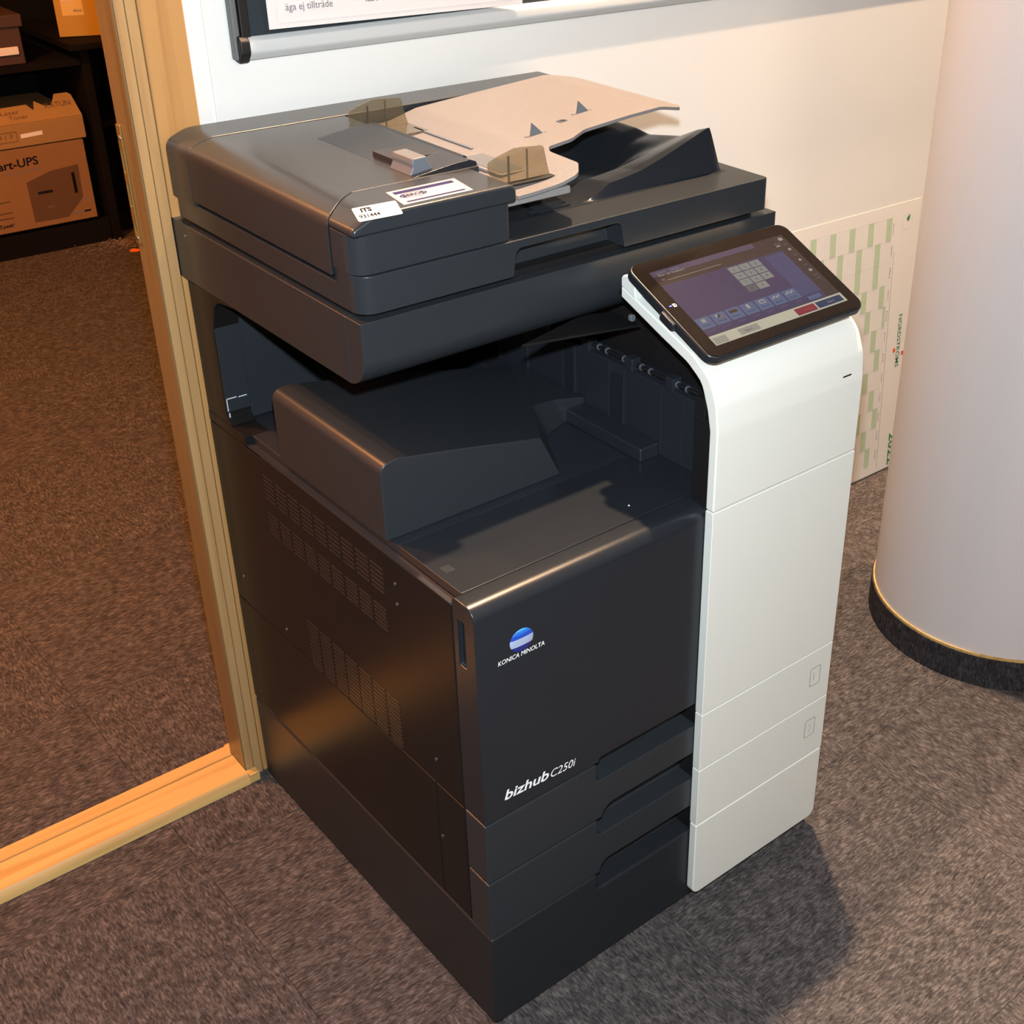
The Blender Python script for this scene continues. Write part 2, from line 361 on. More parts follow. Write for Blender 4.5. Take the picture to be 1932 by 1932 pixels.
# open carton
oc = empty('open_carton', (.5, 3.7, .352), 'yellow-brown carton with torn top flap and white sticker on the power supply carton', 'box')
box('carton_body', (.10, .850), (3.496, 3.92), (.3525, .428), M['card_light'], oc, .004)
def flap(pts, y0, y1, z0, z1):
    bm = bmesh.new()
    for t in (0, .003):
        pass
    A = [bm.verts.new((x, y0+(y1-y0)*f, z0+(z1-z0)*f)) for x, f in pts]; B = [bm.verts.new((x, y0+(y1-y0)*f+.002, z0+(z1-z0)*f-.003)) for x, f in pts]; n = len(pts)
    bm.faces.new(A); bm.faces.new(B[::-1])
    for i in range(n): bm.faces.new((A[i], B[i], B[(i+1) % n], A[(i+1) % n]))
    return bm
o = obj('flap', flap([(.10, 0), (.848, 0), (.842, .9), (.832, 1), (.790, 1), (.766, .55), (.742, .60), (.718, .82), (.706, .45), (.69, .72), (.60, .70), (.10, .72)], 3.496, 3.56, .4285, .492), M['card_light'], oc, smooth=False)
fd = Vector((0, .064, .0635)); fn = Vector((0, -.0003, .0003))
text('lettering', 'KATUN', (.745, 3.524, .4575), (.083, .0, .001), fd*.22, M['print_brown'], oc)
text('lettering', 'Laser', (.60, 3.520, .4535), (.06, 0, 0), fd*.16, M['print_brown'], oc)
text('lettering', 'Toner', (.62, 3.506, .4395), (.06, 0, 0), fd*.15, M['print_brown'], oc)
quad('sticker', (.640, 3.4958, .381), (.070, 0, .003), (0, 0, .013), M['paper'], oc)
bm = bmesh.new()
for a, b, c, d in ((.555, .629, .373, .3745), (.555, .629, .404, .4055), (.6275, .629, .373, .4055)): add_box(bm, (a, b), (3.4952, 3.4958), (c, d))
obj('printed_frame', bm, M['print_brown'], oc, smooth=False)
text('lettering', '8 | 3', (.57, 3.4957, .381), (.045, 0, .002), (0, 0, .016), M['print_brown'], oc)
# dark box
db = empty('storage_box', (.55, 3.65, .607), 'dark brown lidded storage box with pale label holder on the middle shelf', 'box')
box('box_body', (.30, .708), (3.50, 3.88), (.608, .735), M['darkbox'], db, .004)
box('lid', (.294, .718), (3.492, 3.888), (.722, .760), M['darkbox'], db, .004)
box('label_holder', (.60, .690), (3.492, 3.4995), (.640, .664), M['paper'], db, .002)
# yellow box
yb = empty('yellow_box', (.853, 3.581, .661), 'bright yellow box with paper label on the shelf by the door frame', 'box')
box('box_body', (.853, 1.15), (3.581, 3.85), (.6612, .92), M['yellow'], yb, .003)
quad('sticker', (.874, 3.5807, .728), (.066, 0, 0), (0, 0, .085), mat('yellowed_label', (.52, .37, .12), .7), yb)
text('lettering', '4860', (.908, 3.5803, .738), (.028, 0, 0), (0, 0, .009), M['ink'], yb, bold=.01)
for z in (.775, .79): box('printed_line', (.880, .915), (3.5800, 3.5803), (z, z+.002), M['inkfaint'], yb, 0)
yb.rotation_euler.z = math.radians(-19.6)
# fluff and scrap on the store floor
bm = bmesh.new()
for k in range(420):
    a = random.uniform(0, 2*PI); r = random.gauss(0, .045)
    x = .885+r*math.cos(a)*1.8; y = min(3.475, 3.43+r*math.sin(a)); z = FZ+abs(random.gauss(0, .006))
    l = random.uniform(.004, .012); t = random.uniform(0, PI)
    add_box(bm, (x, x+l*math.cos(t)), (y, y+max(.0010, l*math.sin(t)*.4)), (z, z+.0010))
tag(obj('dust_fluff', bm, M['fluff'], smooth=False), 'pale dust fluff lying on the carpet at the foot of the black shelving', 'dust', kind='stuff')
bm = bmesh.new(); bmesh.ops.create_icosphere(bm, subdivisions=2, radius=.012)
for v in bm.verts: v.co = Vector((v.co.x*1.4+.882, v.co.y+3.33, v.co.z*.4+FZ+.005))+Vector([random.uniform(-.002, .002) for _ in range(3)])
tag(obj('orange_scrap', bm, M['orange']), 'small bright orange scrap on the store room carpet by the door frame', 'scrap')
# ================================================================== NOTICE BOARD
nb = empty('notice_board', (.75, .67, 1.12), 'dark felt notice board with grey aluminium rail on the white wall', 'notice board')
box('felt_board', (.142, 1.75), (.672, .680), (1.150, 2.05), M['felt'], nb, .001)
prism('bottom_rail', [(.6805, 1.1295), (.6805, 1.157), (.668, 1.1585), (.6605, 1.153, .006), (.6595, 1.139, .008), (.668, 1.1285, .006)], 'x', .1375, 1.76, M['alu'], nb, .0006)
box('side_profile', (.1185, .1285), (.6665, .6805), (1.130, 2.06), M['frame_grey'], nb, .003)
box('side_profile', (.1290, .1425), (.664, .6805), (1.158, 2.06), M['black'], nb, .002)
prism('end_cap', [(.6805, 1.127), (.6805, 1.160), (.664, 1.161, .004), (.658, 1.154, .005), (.6575, 1.138, .009), (.667, 1.126, .005)], 'x', .1225, .1370, M['black'], nb, .0025)
ns = empty('notice_sheet', (.37, .66, 1.16), 'white printed notice sheet hanging on the dark notice board', 'paper')
NP, NU, NV = Vector((.1651, .6575, 1.1660)), Vector((.4095, 0, -.0055)), Vector((-.0018, 0, .297))
quad('sheet', NP, NU, NV, M['paper'], ns, .0005)
ud = NU.normalized(); vd = NV.normalized(); nn = Vector((0, -.0006, 0))
def np_(a, b): return NP+ud*a+vd*b+nn
text('lettering', 'äga ej tillträde', np_(.0262, .0185), ud*.069, vd*.0118, M['ink'], ns, bold=.004)
text('lettering', 'läst', np_(.1460, .0235), ud*.0185, vd*.0105, M['ink'], ns, bold=.004)
for a, b, c, d in ((.014, .39, .0085, .0089), (.014, .0144, .0085, .28), (.1085, .1089, .0085, .28), (.195, .1954, .0085, .28), (.29, .2904, .0085, .28)):
    quad('printed_rule', np_(a, c), ud*(b-a), vd*(d-c), M['inkfaint'], ns, .0001)
# ================================================================== CALENDAR
cw = empty('year_planner', (1.35, .68, .31), 'large green and white year planner hung sideways low on the wall', 'calendar')
TL_ = math.radians(1.7)
CU, CV = Vector((1, 0, -.016)).normalized(), Vector((-.060, 0, 1)).normalized()
CO = Vector((1.6960, .6810, -.006))          # lower right corner
def cp(a, b, d=0): return CO+CU*(-a)+CV*b+Vector((0, -d, 0))
quad('sheet', cp(1.0, 0), CU*1.0, CV*.668, M['cal_paper'], cw, .0004)
month0 = [6, 2, 2, 5, 0, 3, 5, 1, 4, 6, 2, 4]   # weekday (0 = Sunday) of the 1st
days = [31, 28, 31, 30, 31, 30, 31, 31, 30, 31, 30, 31]
DW, SHH = .00868, .0512
gbm = bmesh.new(); lbm = bmesh.new()
A0 = .095; B1 = .640
def cq(bm, a0, a1, b0, b1, d):
    v = [bm.verts.new(cp(a, b, d)) for a, b in ((a1, b0), (a0, b0), (a0, b1), (a1, b1))]; bm.faces.new(v)
for mth in range(12):
    bt = B1-mth*SHH; bb = bt-SHH+.0006
    cq(lbm, A0, A0+31*DW, bt-.0005, bt, .0010)
    for d in range(days[mth]):
        wd = (month0[mth]+d) % 7
        a = A0+d*DW
        cq(lbm, a, a+.0005, bb, bt, .0010)
        if wd in (6, 0): cq(gbm, a, a+DW, bb, bt, .0007)
    text('lettering', ['Januari', 'Februari', 'Mars', 'April', 'Maj', 'Juni', 'Juli', 'Augusti', 'September', 'Oktober', 'November', 'December'][mth],
         cp(A0-.004, bt-.014, .0006), CV*-.024, CU*.0045, M['ink'], cw)
tag(obj('weekend_bands', gbm, M['green'], cw, smooth=False, recalc=False), kind='stuff')
tag(obj('grid_lines', lbm, M['line'], cw, smooth=False, recalc=False), kind='stuff')
quad('printed_rule', cp(A0-.014, .01, .0004), CU*.0008, CV*.55, M['ink'], cw, .0001)
text('lettering', 'NORDSTRÖMS', cp(.0430, .402, .0006), CV*-.132, CU*.0150, M['green_dark'], cw, bold=.01)
text('lettering', '2022', cp(.0420, .094, .0006), CV*-.088, CU*.026, M['green_dark'], cw, bold=.02)
quad('red_mark', cp(.0545, .310, .0005), CU*.008, CV*.010, M['red'], cw, .0002)
quad('red_mark', cp(.0230, .296, .0005), CU*.008, CV*.010, M['red'], cw, .0002)
bm = bmesh.new()
for k in range(28):
    a, b = 2*PI*k/28, 2*PI*(k+1)/28
    pts = [(math.cos(a)*.0185, math.sin(a)*.0185), (math.cos(b)*.0185, math.sin(b)*.0185), (math.cos(b)*.0178, math.sin(b)*.0178), (math.cos(a)*.0178, math.sin(a)*.0178)]
    bm.faces.new([bm.verts.new(cp(.043+x, .622+y, .0006)) for x, y in pts])
obj('seal_ring', bm, M['line'], cw, smooth=False)
bm = bmesh.new(); bm.faces.new([bm.verts.new(cp(a, b, .0007)) for a, b in ((.046, .629), (.039, .636), (.034, .636), (.035, .627), (.040, .622))])
obj('leaf_emblem', bm, M['green_dark'], cw, smooth=False)
# ================================================================== PHOTOCOPIER
pc = empty('photocopier', (.31, .33, FZ), 'charcoal floor-standing office photocopier with white front column and tilted touch screen', 'photocopier')
DK, DS, IN = M['dark'], M['dark_side'], M['inner']
# --- base cabinet and core
base = box('base_cabinet', (0, .615), (0, .650), (.0, .1605), mat('charcoal_base_plastic', (.0145, .017, .021), .34, bump=.05, bscale=1400, spec=.35), pc, .004, 3)
cut(base, cprism([(.176, .1327, .009), (.60, .1327), (.60, .20), (.176, .20)], 'y', -.02, .034))
for x, y in ((.04, .03), (.575, .03), (.04, .62), (.575, .62)): cyl('foot', (x, y, FZ), (x, y, .001), .016, M['black'], pc, 20, .001)
box('body_core', (.004, .611), (.046, .648), (.1645, .655), DS, pc, .002)
# --- side panels
sidep = box('side_panel', (0, .006), (.0445, .650), (.3580, .6590), DS, pc, .0015)
cut(sidep, cbox((-.02, .02), (.5, .7), (.655, .67)))
box('side_panel', (0, .006), (.0445, .1060), (.1645, .3560), DS, pc, .0012)
box('side_panel', (0, .006), (.1072, .650), (.1645, .3560), DS, pc, .0012)
box('side_panel', (0, .036), (.5385, .650), (.6570, .6715), DS, pc, .0012)
box('edge_strip', (.0004, .011), (.0465, .5375), (.6590, .6600), IN, pc, 0)
vm = bmesh.new(); add_box(vm, (-.0007, .0003), (-.0145, .0145), (-.0012, .0012))
v0 = obj('vent_slot', vm, mat('vent_lip', (.018, .016, .016), .3), sidep); 
first = True
def vent(y, z):
    global first
    if first:
        v0.location = Vector((-.0002, y, z))-ORG[sidep]; first = False
    else: dup(v0, (-.0002, y, z), sidep)
for r in range(6):
    for k in range(9): vent(.206+k*.0345, .6310-r*.0068)
for r in range(6):
    for k in range(9): vent(.206+k*.0345, .5720-r*.0062)
for r in range(12):
    for k in range(7): vent(.195+k*.0345, .4350-r*.0066)
for y, z in ((.165, .625), (.164, .5965), (.618, .406), (.491, .379), (.1015, .397), (.1005, .2686), (.631, .930)):
    cyl('screw', (-.0008, y, z), (.001, y, z), .0024, M['screw'], pc, 14)
# --- drawers
d1 = box('paper_drawer', (.0, .60), (0, .043), (.2612, .3568), DK, pc, .002, 3)
cut(d1, cprism([(.1742, .3272, .009), (.62, .3272), (.62, .38), (.1742, .38)], 'y', -.02, .032),
    cprism([(.178, .20), (.62, .20), (.62, .279), (.186, .279, .022)], 'y', -.02, .030))
d2 = box('paper_drawer', (.0, .60), (0, .043), (.1622, .2590), DK, pc, .002, 3)
cut(d2, cprism([(.1760, .2317, .009), (.62, .2317), (.62, .28), (.1760, .28)], 'y', -.02, .032),
    cprism([(.178, .15), (.62, .15), (.62, .181), (.186, .181, .014)], 'y', -.02, .030))
# --- front door
door = prism('front_door', [(0, .3592), (0, .672, .032), (.0375, .672), (.043, .668), (.043, .3592)], 'x', .0, .600, M['dark_smooth'], pc, .0016, 3)
cut(door, cbox((-.02, .005), (.0195, .0335), (.583, .645)), cprism([(.176, .34), (.62, .34), (.62, .3660), (.180, .3660, .004)], 'y', -.02, .03))
# logo and lettering on the door
def globe():
    m = bpy.data.materials.new('blue_silver_globe'); m.use_nodes = True; n = m.node_tree.nodes; L = m.node_tree.links; b = n['Principled BSDF']
    tc = n.new('ShaderNodeTexCoord'); sx = n.new('ShaderNodeSeparateXYZ'); L.new(tc.outputs['Object'], sx.inputs[0])
    r = n.new('ShaderNodeValToRGB'); r.color_ramp.interpolation = 'CONSTANT'
    mr = n.new('ShaderNodeMapRange'); mr.inputs[1].default_value = -.0155; mr.inputs[2].default_value = .0155; L.new(sx.outputs['Z'], mr.inputs[0]); L.new(mr.outputs[0], r.inputs[0])
    e = r.color_ramp.elements; blue = (.012, .06, .42, 1); sil = (.42, .47, .58, 1); mid = (.08, .22, .55, 1)
    e[0].position = 0; e[0].color = (.008, .02, .20, 1); e[1].position = .30; e[1].color = sil
    for p_, c in ((.365, mid), (.385, sil), (.43, mid), (.45, sil), (.495, mid), (.515, sil), (.56, mid), (.58, sil), (.625, blue), (.80, (.02, .14, .55, 1)), (.92, (.06, .32, .75, 1))):
        k = e.new(p_); k.color = c
    L.new(r.outputs[0], b.inputs['Base Color']); b.inputs['Roughness'].default_value = .15; b.inputs['Coat Weight'].default_value = .6
    return m
bm = bmesh.new(); bmesh.ops.create_uvsphere(bm, u_segments=40, v_segments=24, radius=1)
for v in bm.verts: v.co = Vector((v.co.x*.0168+.0630, v.co.y*.0022+.0002, v.co.z*.0153+.6070))
tag(obj('globe_emblem', bm, globe(), door), 'blue and silver striped oval globe emblem')
text('lettering', 'KONICA MINOLTA', (.0290, -.0001, .5852), (.0660, 0, 0), (0, 0, .0062), M['logo_white'], door, bold=.006, shear=.18)
text('lettering', 'bizhub', (.0298, -.0001, .3832), (.0672, 0, -.004), (.001, 0, .0150), M['logo_white'], door, bold=.018, shear=.20)
text('lettering', 'C250i', (.1000, -.0001, .3788), (.0392, 0, -.002), (.001, 0, .0120), M['logo_white'], door, bold=.0, shear=.20)
# --- ledges round the output tray
box('ledge_cover', (.0115, .60), (.0395, .1695), (.660, .6720), M['dark_smooth'], pc, .0008)
box('ledge_button', (.022, .034), (.085, .098), (.6716, .6724), DK, pc, .0003)
box('rear_ledge', (.0115, .60), (.1712, .600), (.655, .6706), IN, pc, .0008)
cyl('status_light', (.2813, .0672, .6718), (.2813, .0672, .6726), .0012, M['logo_white'], pc, 10)
# --- output tray block with sloping top and hand notch
tray = prism('output_tray', [(.0052, .6716), (.0052, .773, .017), (.03, .7755, .02), (.105, .7612), (.2346, .7346), (.3600, .7085), (.3995, .7000), (.3995, .6716)], 'y', .1850, .4470, DK, pc, .0018, 3)
bm = bmesh.new()
lo = rp([(.264, .10), (.264, .180), (.3200, .284, .03), (.3650, .298, .02), (.50, .298), (.50, .10)]); hi = [(x-(.06 if x < .49 else 0), y+(.0 if y < .15 else .006)) for x, y in lo]
A = [bm.verts.new((x, y, .6712)) for x, y in lo]; B = [bm.verts.new((x, y, .80)) for x, y in hi]
bm.faces.new(A[::-1]); bm.faces.new(B)
for i in range(len(A)): bm.faces.new((A[i], A[(i+1) % len(A)], B[(i+1) % len(A)], B[i]))
cut(tray, bm)
box('tray_step', (.366, .400), (.142, .589), (.6716, .6915), IN, pc, .0025)
# --- rear pillar and cavity walls
pil = prism('rear_pillar', [(.6480, .6725), (.6480, .8640), (.5150, .8640), (.5700, .8580, .03), (.5880, .8100, .03), (.5880, .6850), (.5770, .6725)], 'x', 0, .036, DS, pc, .001)
box('pillar_lining', (.001, .036), (.5865, .5880), (.690, .815), M['dark'], pc, .0004)
box('cavity_back', (.0368, .611), (.588, .648), (.6725, .8640), M['dark'], pc, .0006)
bm = bmesh.new(); add_box(bm, (.002, .017), (.5855, .5862), (.7095, .7107)); add_box(bm, (.020, .032), (.5855, .5862), (.7085, .7097)); add_box(bm, (.002, .0032), (.5855, .5862), (.692, .7105)); add_box(bm, (.003, .0046), (.5855, .5862), (.674, .689))
obj('gap_light_strips', bm, mat('painted_gap_light', (.55, .6, .66), .35), pc, smooth=False)  # pale strips paint in the bright lines of light at the pillar gap
box('cavity_catch', (.11, .125), (.583, .588), (.80, .812), M['chrome'], pc, .002)
# --- delivery wall with ribs and rollers on the right of the cavity
wl = box('delivery_wall', (.4005, .609), (.030, .587), (.6722, .7740), IN, pc, .001)
box('delivery_hood', (.430, .609), (.030, .587), (.7742, .8640), M['black'], pc, .001)
for y in (.10, .14, .215, .245, .32, .345, .43, .50, .56): box('rib', (.3975, .4008), (y-.0012, y+.0012), (.680, .772), IN, wl, .0004)
for y0, y1 in ((.215, .245), (.32, .345)): box('rib', (.3985, .4006), (y0, y1), (.690, .760), M['dark_smooth'], wl, .0006)
cyl('roller_shaft', (.408, .06, .7815), (.408, .56, .7815), .0028, M['black'], pc, 12)
r0 = cyl('roller', (.408, .100, .7815), (.408, .1022, .7815), .0048, mat('clear_dark_roller', (.07, .075, .09), .15), pc, 18, .0006)
for k in range(1, 26):
    y = .1020+k*.0175
    if k % 5 in (3,): continue
    dup(r0, (.408, y, .7815))
for y in (.12, .2, .29, .38, .47): box('roller_block', (.400, .416), (y, y+.016), (.772, .790), IN, pc, .0015)
bm = bmesh.new()
pts = [(.215, .192, .8640), (.392, .176, .8500), (.400, .195, .8450), (.398, .235, .8480), (.34, .23, .8600)]
A = [bm.verts.new(p_) for p_ in pts]; B = [bm.verts.new((p_[0], p_[1], p_[2]-.003)) for p_ in pts]
bm.faces.new(A); bm.faces.new(B[::-1])
for i in range(5): bm.faces.new((A[i], B[i], B[(i+1) % 5], A[(i+1) % 5]))
obj('paper_flag', bm, M['black'], pc, .0006)
prism('cable_clip', rrect(.374, .382, .858, .867, .003), 'y', .174, .180, M['lever'], pc, .001)
# --- scanner unit
SC = [(.1890, .9458), (.1890, .8648, .040), (.2600, .8648), (.6720, .8648), (.6720, .9458)]
sc1 = prism('scanner_front_cover', [(.1890, .9458), (.1890, .8648, .042), (.2700, .8648), (.2700, .9458)], 'x', .0, .6400, DK, pc, .0014, 3)
cut(sc1, cbox((-.01, .05), (.2212, .30), (.80, .99)))
box('scanner_body', (.0, .050), (.2216, .672), (.8648, .9456), DK, pc, .0014)
box('scanner_body', (.0502, .6400), (.2702, .672), (.8648, .9456), DK, pc, .0014)
prism('scanner_flange', [(.640, .902), (.6475, .926), (.6475, .9456), (.6390, .9456), (.6390, .902)], 'y', .1895, .672, DK, pc, .0012)
box('platen_seal', (.018, .615), (.205, .645), (.9458, .9535), M['black'], pc, .0006)
# --- lid
lid2 = prism('platen_lid', [(.0035, .1900, .022), (.6290, .1900, .006), (.6290, .6480, .004), (.0035, .6480, .004)], 'z', .9522, .9955, DK, pc, .0013, 3)
rec = lambda: cprism([(.2046, .94), (.3780, .94), (.3700, .9852, .010), (.2110, .9852, .010)], 'y', .15, .2240)
cut(lid2, rec(), cprism([(-.01, .2410), (.0035, .2410), (.045, .2740), (.225, .2740), (.225, .70), (-.01, .70)], 'z', .9799, 1.1), cbox((.236, .600), (.262, .579), (.9805, 1.2)))
box('grip_recess', (.205, .377), (.2245, .228), (.9525, .984), IN, pc, .0005)
# --- output ramp on the lid
bm = bmesh.new(); NXr, NYr = 84, 64
X0, X1, Y0r, Y1r = .232, .606, .2480, .583
def ss(a, b, t): t = max(0, min(1, (t-a)/(b-a))); return t*t*(3-2*t)
def ridge(x):
    pts = [(.20, 0), (.350, 0), (.372, .0012), (.388, .007), (.405, .0165), (.430, .0190), (.460, .0235), (.500, .0350), (.576, .0605), (.580, .0600), (.603, .0), (.7, 0)]
    for (a, ha), (b, hb) in zip(pts, pts[1:]):
        if a <= x <= b: return ha+(hb-ha)*(x-a)/(b-a)
    return 0
def gfun(y):
    pts = [(.2480, 0), (.2530, 0), (.2560, 1), (.275, .90), (.31, .64), (.375, .46), (.402, .52), (.50, .55), (.57, .55), (.583, .5)]
    for (a, ha), (b, hb) in zip(pts, pts[1:]):
        if a <= y <= b: return ha+(hb-ha)*(y-a)/(b-a)
    return .5
ysr = sorted([.2480, .2530, .2545, .2560, .2575]+[.259+(Y1r-.259)*k/(NYr-1) for k in range(NYr)])
xsr = sorted([X0+(X1-X0)*k/NXr for k in range(NXr+1)])
V = []
for x in xsr:
    row = []
    for y in ysr:
        z = .9958+ridge(x)*gfun(y)
        dip = ss(.285, .44, x)*(1-ss(.46, .56, x))*ss(.30, .345, y)*(1-ss(.56, .575, y))*.020
        if x < .40: dip = max(dip, .008*ss(.30, .33, y)*ss(.24, .26, x)*(1-ss(.38, .41, x)))
        row.append(bm.verts.new((x, y, z-dip)))
    V.append(row)
for i in range(len(xsr)-1):
    for j in range(len(ysr)-1): bm.faces.new((V[i][j], V[i+1][j], V[i+1][j+1], V[i][j+1]))
ramp = obj('output_ramp', bm, M['dark_smooth'], pc)
rb = bmesh.new(); add_box(rb, (-.0009, .0009), (-.0245, .0245), (-.0012, .0014))
bmesh.ops.rotate(rb, verts=rb.verts, cent=(0, 0, 0), matrix=Matrix.Rotation(PI/2, 3, 'Z'))
rbo = obj('rib', rb, M['dark_smooth'], ramp)
ORG[rbo] = Vector((.318, .2560, .9966)); rbo.location = ORG[rbo]-ORG[ramp]
for k in range(1, 14): dup(rbo, (.318+.0006*k-(.012 if k < 3 else 0), .2560+k*.0042, .9966), ramp)
# --- document feeder
fd_ = pc
prism('front_cap', [(.0015, .1925, .022), (.2075, .1925, .010), (.2075, .2740), (.052, .2740), (.0015, .2395)], 'z', .9962, 1.0410, DK, fd_, .0012, 3)
cap = prism('front_cap', [(.0, 1.0412), (.0, 1.0500, .013), (.030, 1.0625, .05), (.2115, 1.0625, .010), (.2115, 1.0412)], 'y', .1868, .2745, DK, fd_, .0045, 4)
cut(cap, cprism([(-.01, .2395), (0, .2395), (.052, .2745), (.052, .30), (-.01, .30)], 'z', .9, 1.1))
cover = prism('feeder_cover', [(.0, .9865), (.0, 1.0500, .014), (.030, 1.0615, .05), (.222, 1.0615), (.222, 1.020), (.20, .9865)], 'y', .2300, .5840, DK, fd_, .0009, 2)
cut(cover, cprism([(-.01, .20), (.25, .20), (.25, .2752), (.052, .2752), (0, .2402), (-.01, .2402)], 'z', .9, 1.1))
prism('feeder_hood', [(.1350, 1.0600), (.1350, 1.0617), (.160, 1.0650), (.190, 1.0685), (.2120, 1.0695, .006), (.2215, 1.0660, .004), (.2230, 1.0560), (.222, 1.0500)], 'y', .2790, .5010, M['dark_smooth'], fd_, .0006)
prism('hinge_cover', [(.0, .9800), (.0, 1.0500, .016), (.030, 1.0625, .05), (.6000, 1.0625, .020), (.6160, 1.0450, .015), (.6160, .9960), (.300, .9960), (.30, .9800)], 'y', .5850, .6500, DK, fd_, .0018, 3)
box('lever_slot', (.1440, .2030), (.3300, .3830), (1.0560, 1.0692), M['inner'], fd_, .0006)
lv = prism('feeder_lever', [(.1350, 1.0600), (.1400, 1.0700), (.1390, 1.0740), (.1410, 1.0800, .002), (.1590, 1.0805, .002), (.1610, 1.0740, .002), (.1680, 1.0640)], 'y', .2880, .3320, M['lever'], fd_, .0016, 3)
prism('crest_rib', [(.2120, 1.0694), (.2155, 1.0706, .001), (.2200, 1.0680), (.2140, 1.0670)], 'y', .295, .495, M['dark_smooth'], fd_, .0003)
# --- document tray plate
def zt(x):
    pts = [(.18, 1.0400), (.25, 1.0435), (.285, 1.0465), (.33, 1.0580), (.39, 1.0625), (.48, 1.0690), (.555, 1.0740), (.585, 1.0690), (.605, 1.0655)]
    if x <= pts[0][0]: return pts[0][1]
    for (a, ha), (b, hb) in zip(pts, pts[1:]):
        if a <= x <= b:
            t = (x-a)/(b-a); return ha+(hb-ha)*t
    return pts[-1][1]
def bent(name, outline, th, m, parent, zoff=0, bevel=.0008):
    bm = bmesh.new(); add_prism(bm, rp(outline), 'z', 0, th)
    bmesh.ops.triangulate(bm, faces=[f for f in bm.faces if len(f.verts) > 4])
    xs_ = [v.co.x for v in bm.verts]; x = min(xs_)+.008
    while x < max(xs_):
        bmesh.ops.bisect_plane(bm, geom=bm.verts[:]+bm.edges[:]+bm.faces[:], plane_co=(x, 0, 0), plane_no=(1, 0, 0)); x += .008
    for v in bm.verts: v.co.z += zt(v.co.x)-th+zoff
    return obj(name, bm, m, parent, bevel)
dt = bent('document_tray', [(.2240, .2010), (.3120, .2010, .018), (.3300, .2240, .012), (.3340, .2850, .02), (.3450, .3010, .01), (.3850, .3050, .02), (.4200, .3230, .03), (.5000, .3270, .05), (.5900, .3250, .012), (.6050, .3450, .01), (.6050, .5700, .012), (.5700, .5780, .02), (.2240, .5780)], .0042, M['ribbed'], fd_)
box('tray_underside', (.2130, .3060), (.2080, .5700), (1.0290, 1.0385), M['grey'], fd_, .002)
box('plate_step', (.2860, .2905), (.385, .520), (1.0455, 1.0490), M['lever'], fd_, .0006)
box('feed_pad', (.252, .284), (.402, .432), (1.0425, 1.0450), M['paper'], fd_, .0006)
box('feed_pad', (.250, .286), (.440, .500), (1.0425, 1.0445), M['grey'], fd_, .0006)
fr = prism('feed_recess', rrect(.248, .292, .270, .368, .003), 'z', 1.0440, 1.0472, M['grey'], fd_, .0006)
prism('recess_pad', rrect(.253, .287, .276, .362, .003), 'z', 1.0473, 1.0478, M['lever'], fd_, .0003)
for x, y in ((.3550, .3525), (.4570, .3850)):
    prism('paper_stop_fin', [(x, zt(x)-.001), (x+.0215, zt(x+.02)-.001), (x+.003, zt(x)+.0165)], 'y', y-.0010, y+.0010, M['lever'], dt, .0003)
    box('fin_slot', (x-.007, x+.001), (y-.002, y+.002), (zt(x)-.0005, zt(x)+.0004), M['ink'], dt, 0)
    box('fin_slot', (x+.0225, x+.026), (y-.001, y+.0015), (zt(x+.024)-.0005, zt(x+.024)+.0004), M['ink'], dt, 0)
prism('sensor_window', rrect(.4170, .4320, .3680, .3780, .001), 'z', zt(.425)-.0006, zt(.425)+.0005, M['lever'], dt, .0001)
box('fin_slot', (.4200, .4285), (.3700, .3765), (zt(.425)+.0004, zt(.425)+.0008), M['black'], dt, 0)
prism('tray_support', rrect(.528, .572, .378, .400, .010), 'z', 1.0560, 1.0680, M['black'], fd_, .002)
# --- smoky paper guides
def guide(y, front):
    g = prism('paper_guide', [(.2060, 1.0640), (.2065, 1.0760, .004), (.2200, 1.0810, .01), (.2440, 1.0870, .012), (.2860, 1.0840, .006), (.2900, 1.0650), (.2950, 1.0468), (.2250, 1.0460)], 'y', y-.0008, y+.0008, M['smoke'], fd_, .0004)
    if front: prism('guide_foot', rrect(.2230, .2950, y-.012, y-.001, .002), 'z', 1.0465, 1.0492, M['black'], g, .0005)
    else: prism('guide_foot', rrect(.2180, .3020, y-.050, y-.001, .004), 'z', 1.0465, 1.0490, M['smoke'], g, .0005)
    box('guide_rib', (.2330, .2350), (y-.003, y-.0008), (1.049, 1.080), M['smoke'], g, .0003)
    box('guide_rib', (.2600, .2615), (y-.003, y-.0008), (1.049, 1.084), M['smoke'], g, .0003)
guide(.2350, True); guide(.5450, False)
# --- stickers
bs_O, bs_U, bs_V = Vector((.0690, .1958, 1.0627)), Vector((.0895, .0005, 0)), Vector((.0085, .0500, .0))
bs = quad('sticker', bs_O, bs_U, bs_V, M['label'], fd_, .0003); tag(bs, 'white rectangular service sticker with navy bars')
def bq(a, b, c, d, m=M['navy']): quad('printed_bar', bs_O+bs_U*a+bs_V*b+Vector((0, 0, .00031)), bs_U*(c-a), bs_V*(d-b), m, bs, .0001)
bq(.06, .72, .93, .90); bq(.08, .09, .92, .18)
bm = bmesh.new(); uu = bs_U.normalized(); vv = bs_V.normalized(); cc = bs_O+bs_U*.27+bs_V*.52+Vector((0, 0, .0005))
for k in range(36):
    a, b = 2*PI*k/36, 2*PI*(k+1)/36
    bm.faces.new([bm.verts.new(cc+uu*(math.cos(t)*r_*.0172)+vv*(math.sin(t)*r_*.0082)) for t, r_ in ((a, 1), (b, 1), (b, .86), (a, .86))])
obj('printed_oval', bm, M['navy'], bs, smooth=False)
text('lettering', 'BEROS', cc-uu*.0135-vv*.0040, uu*.027, vv*.0080, M['navy'], bs, bold=.03)
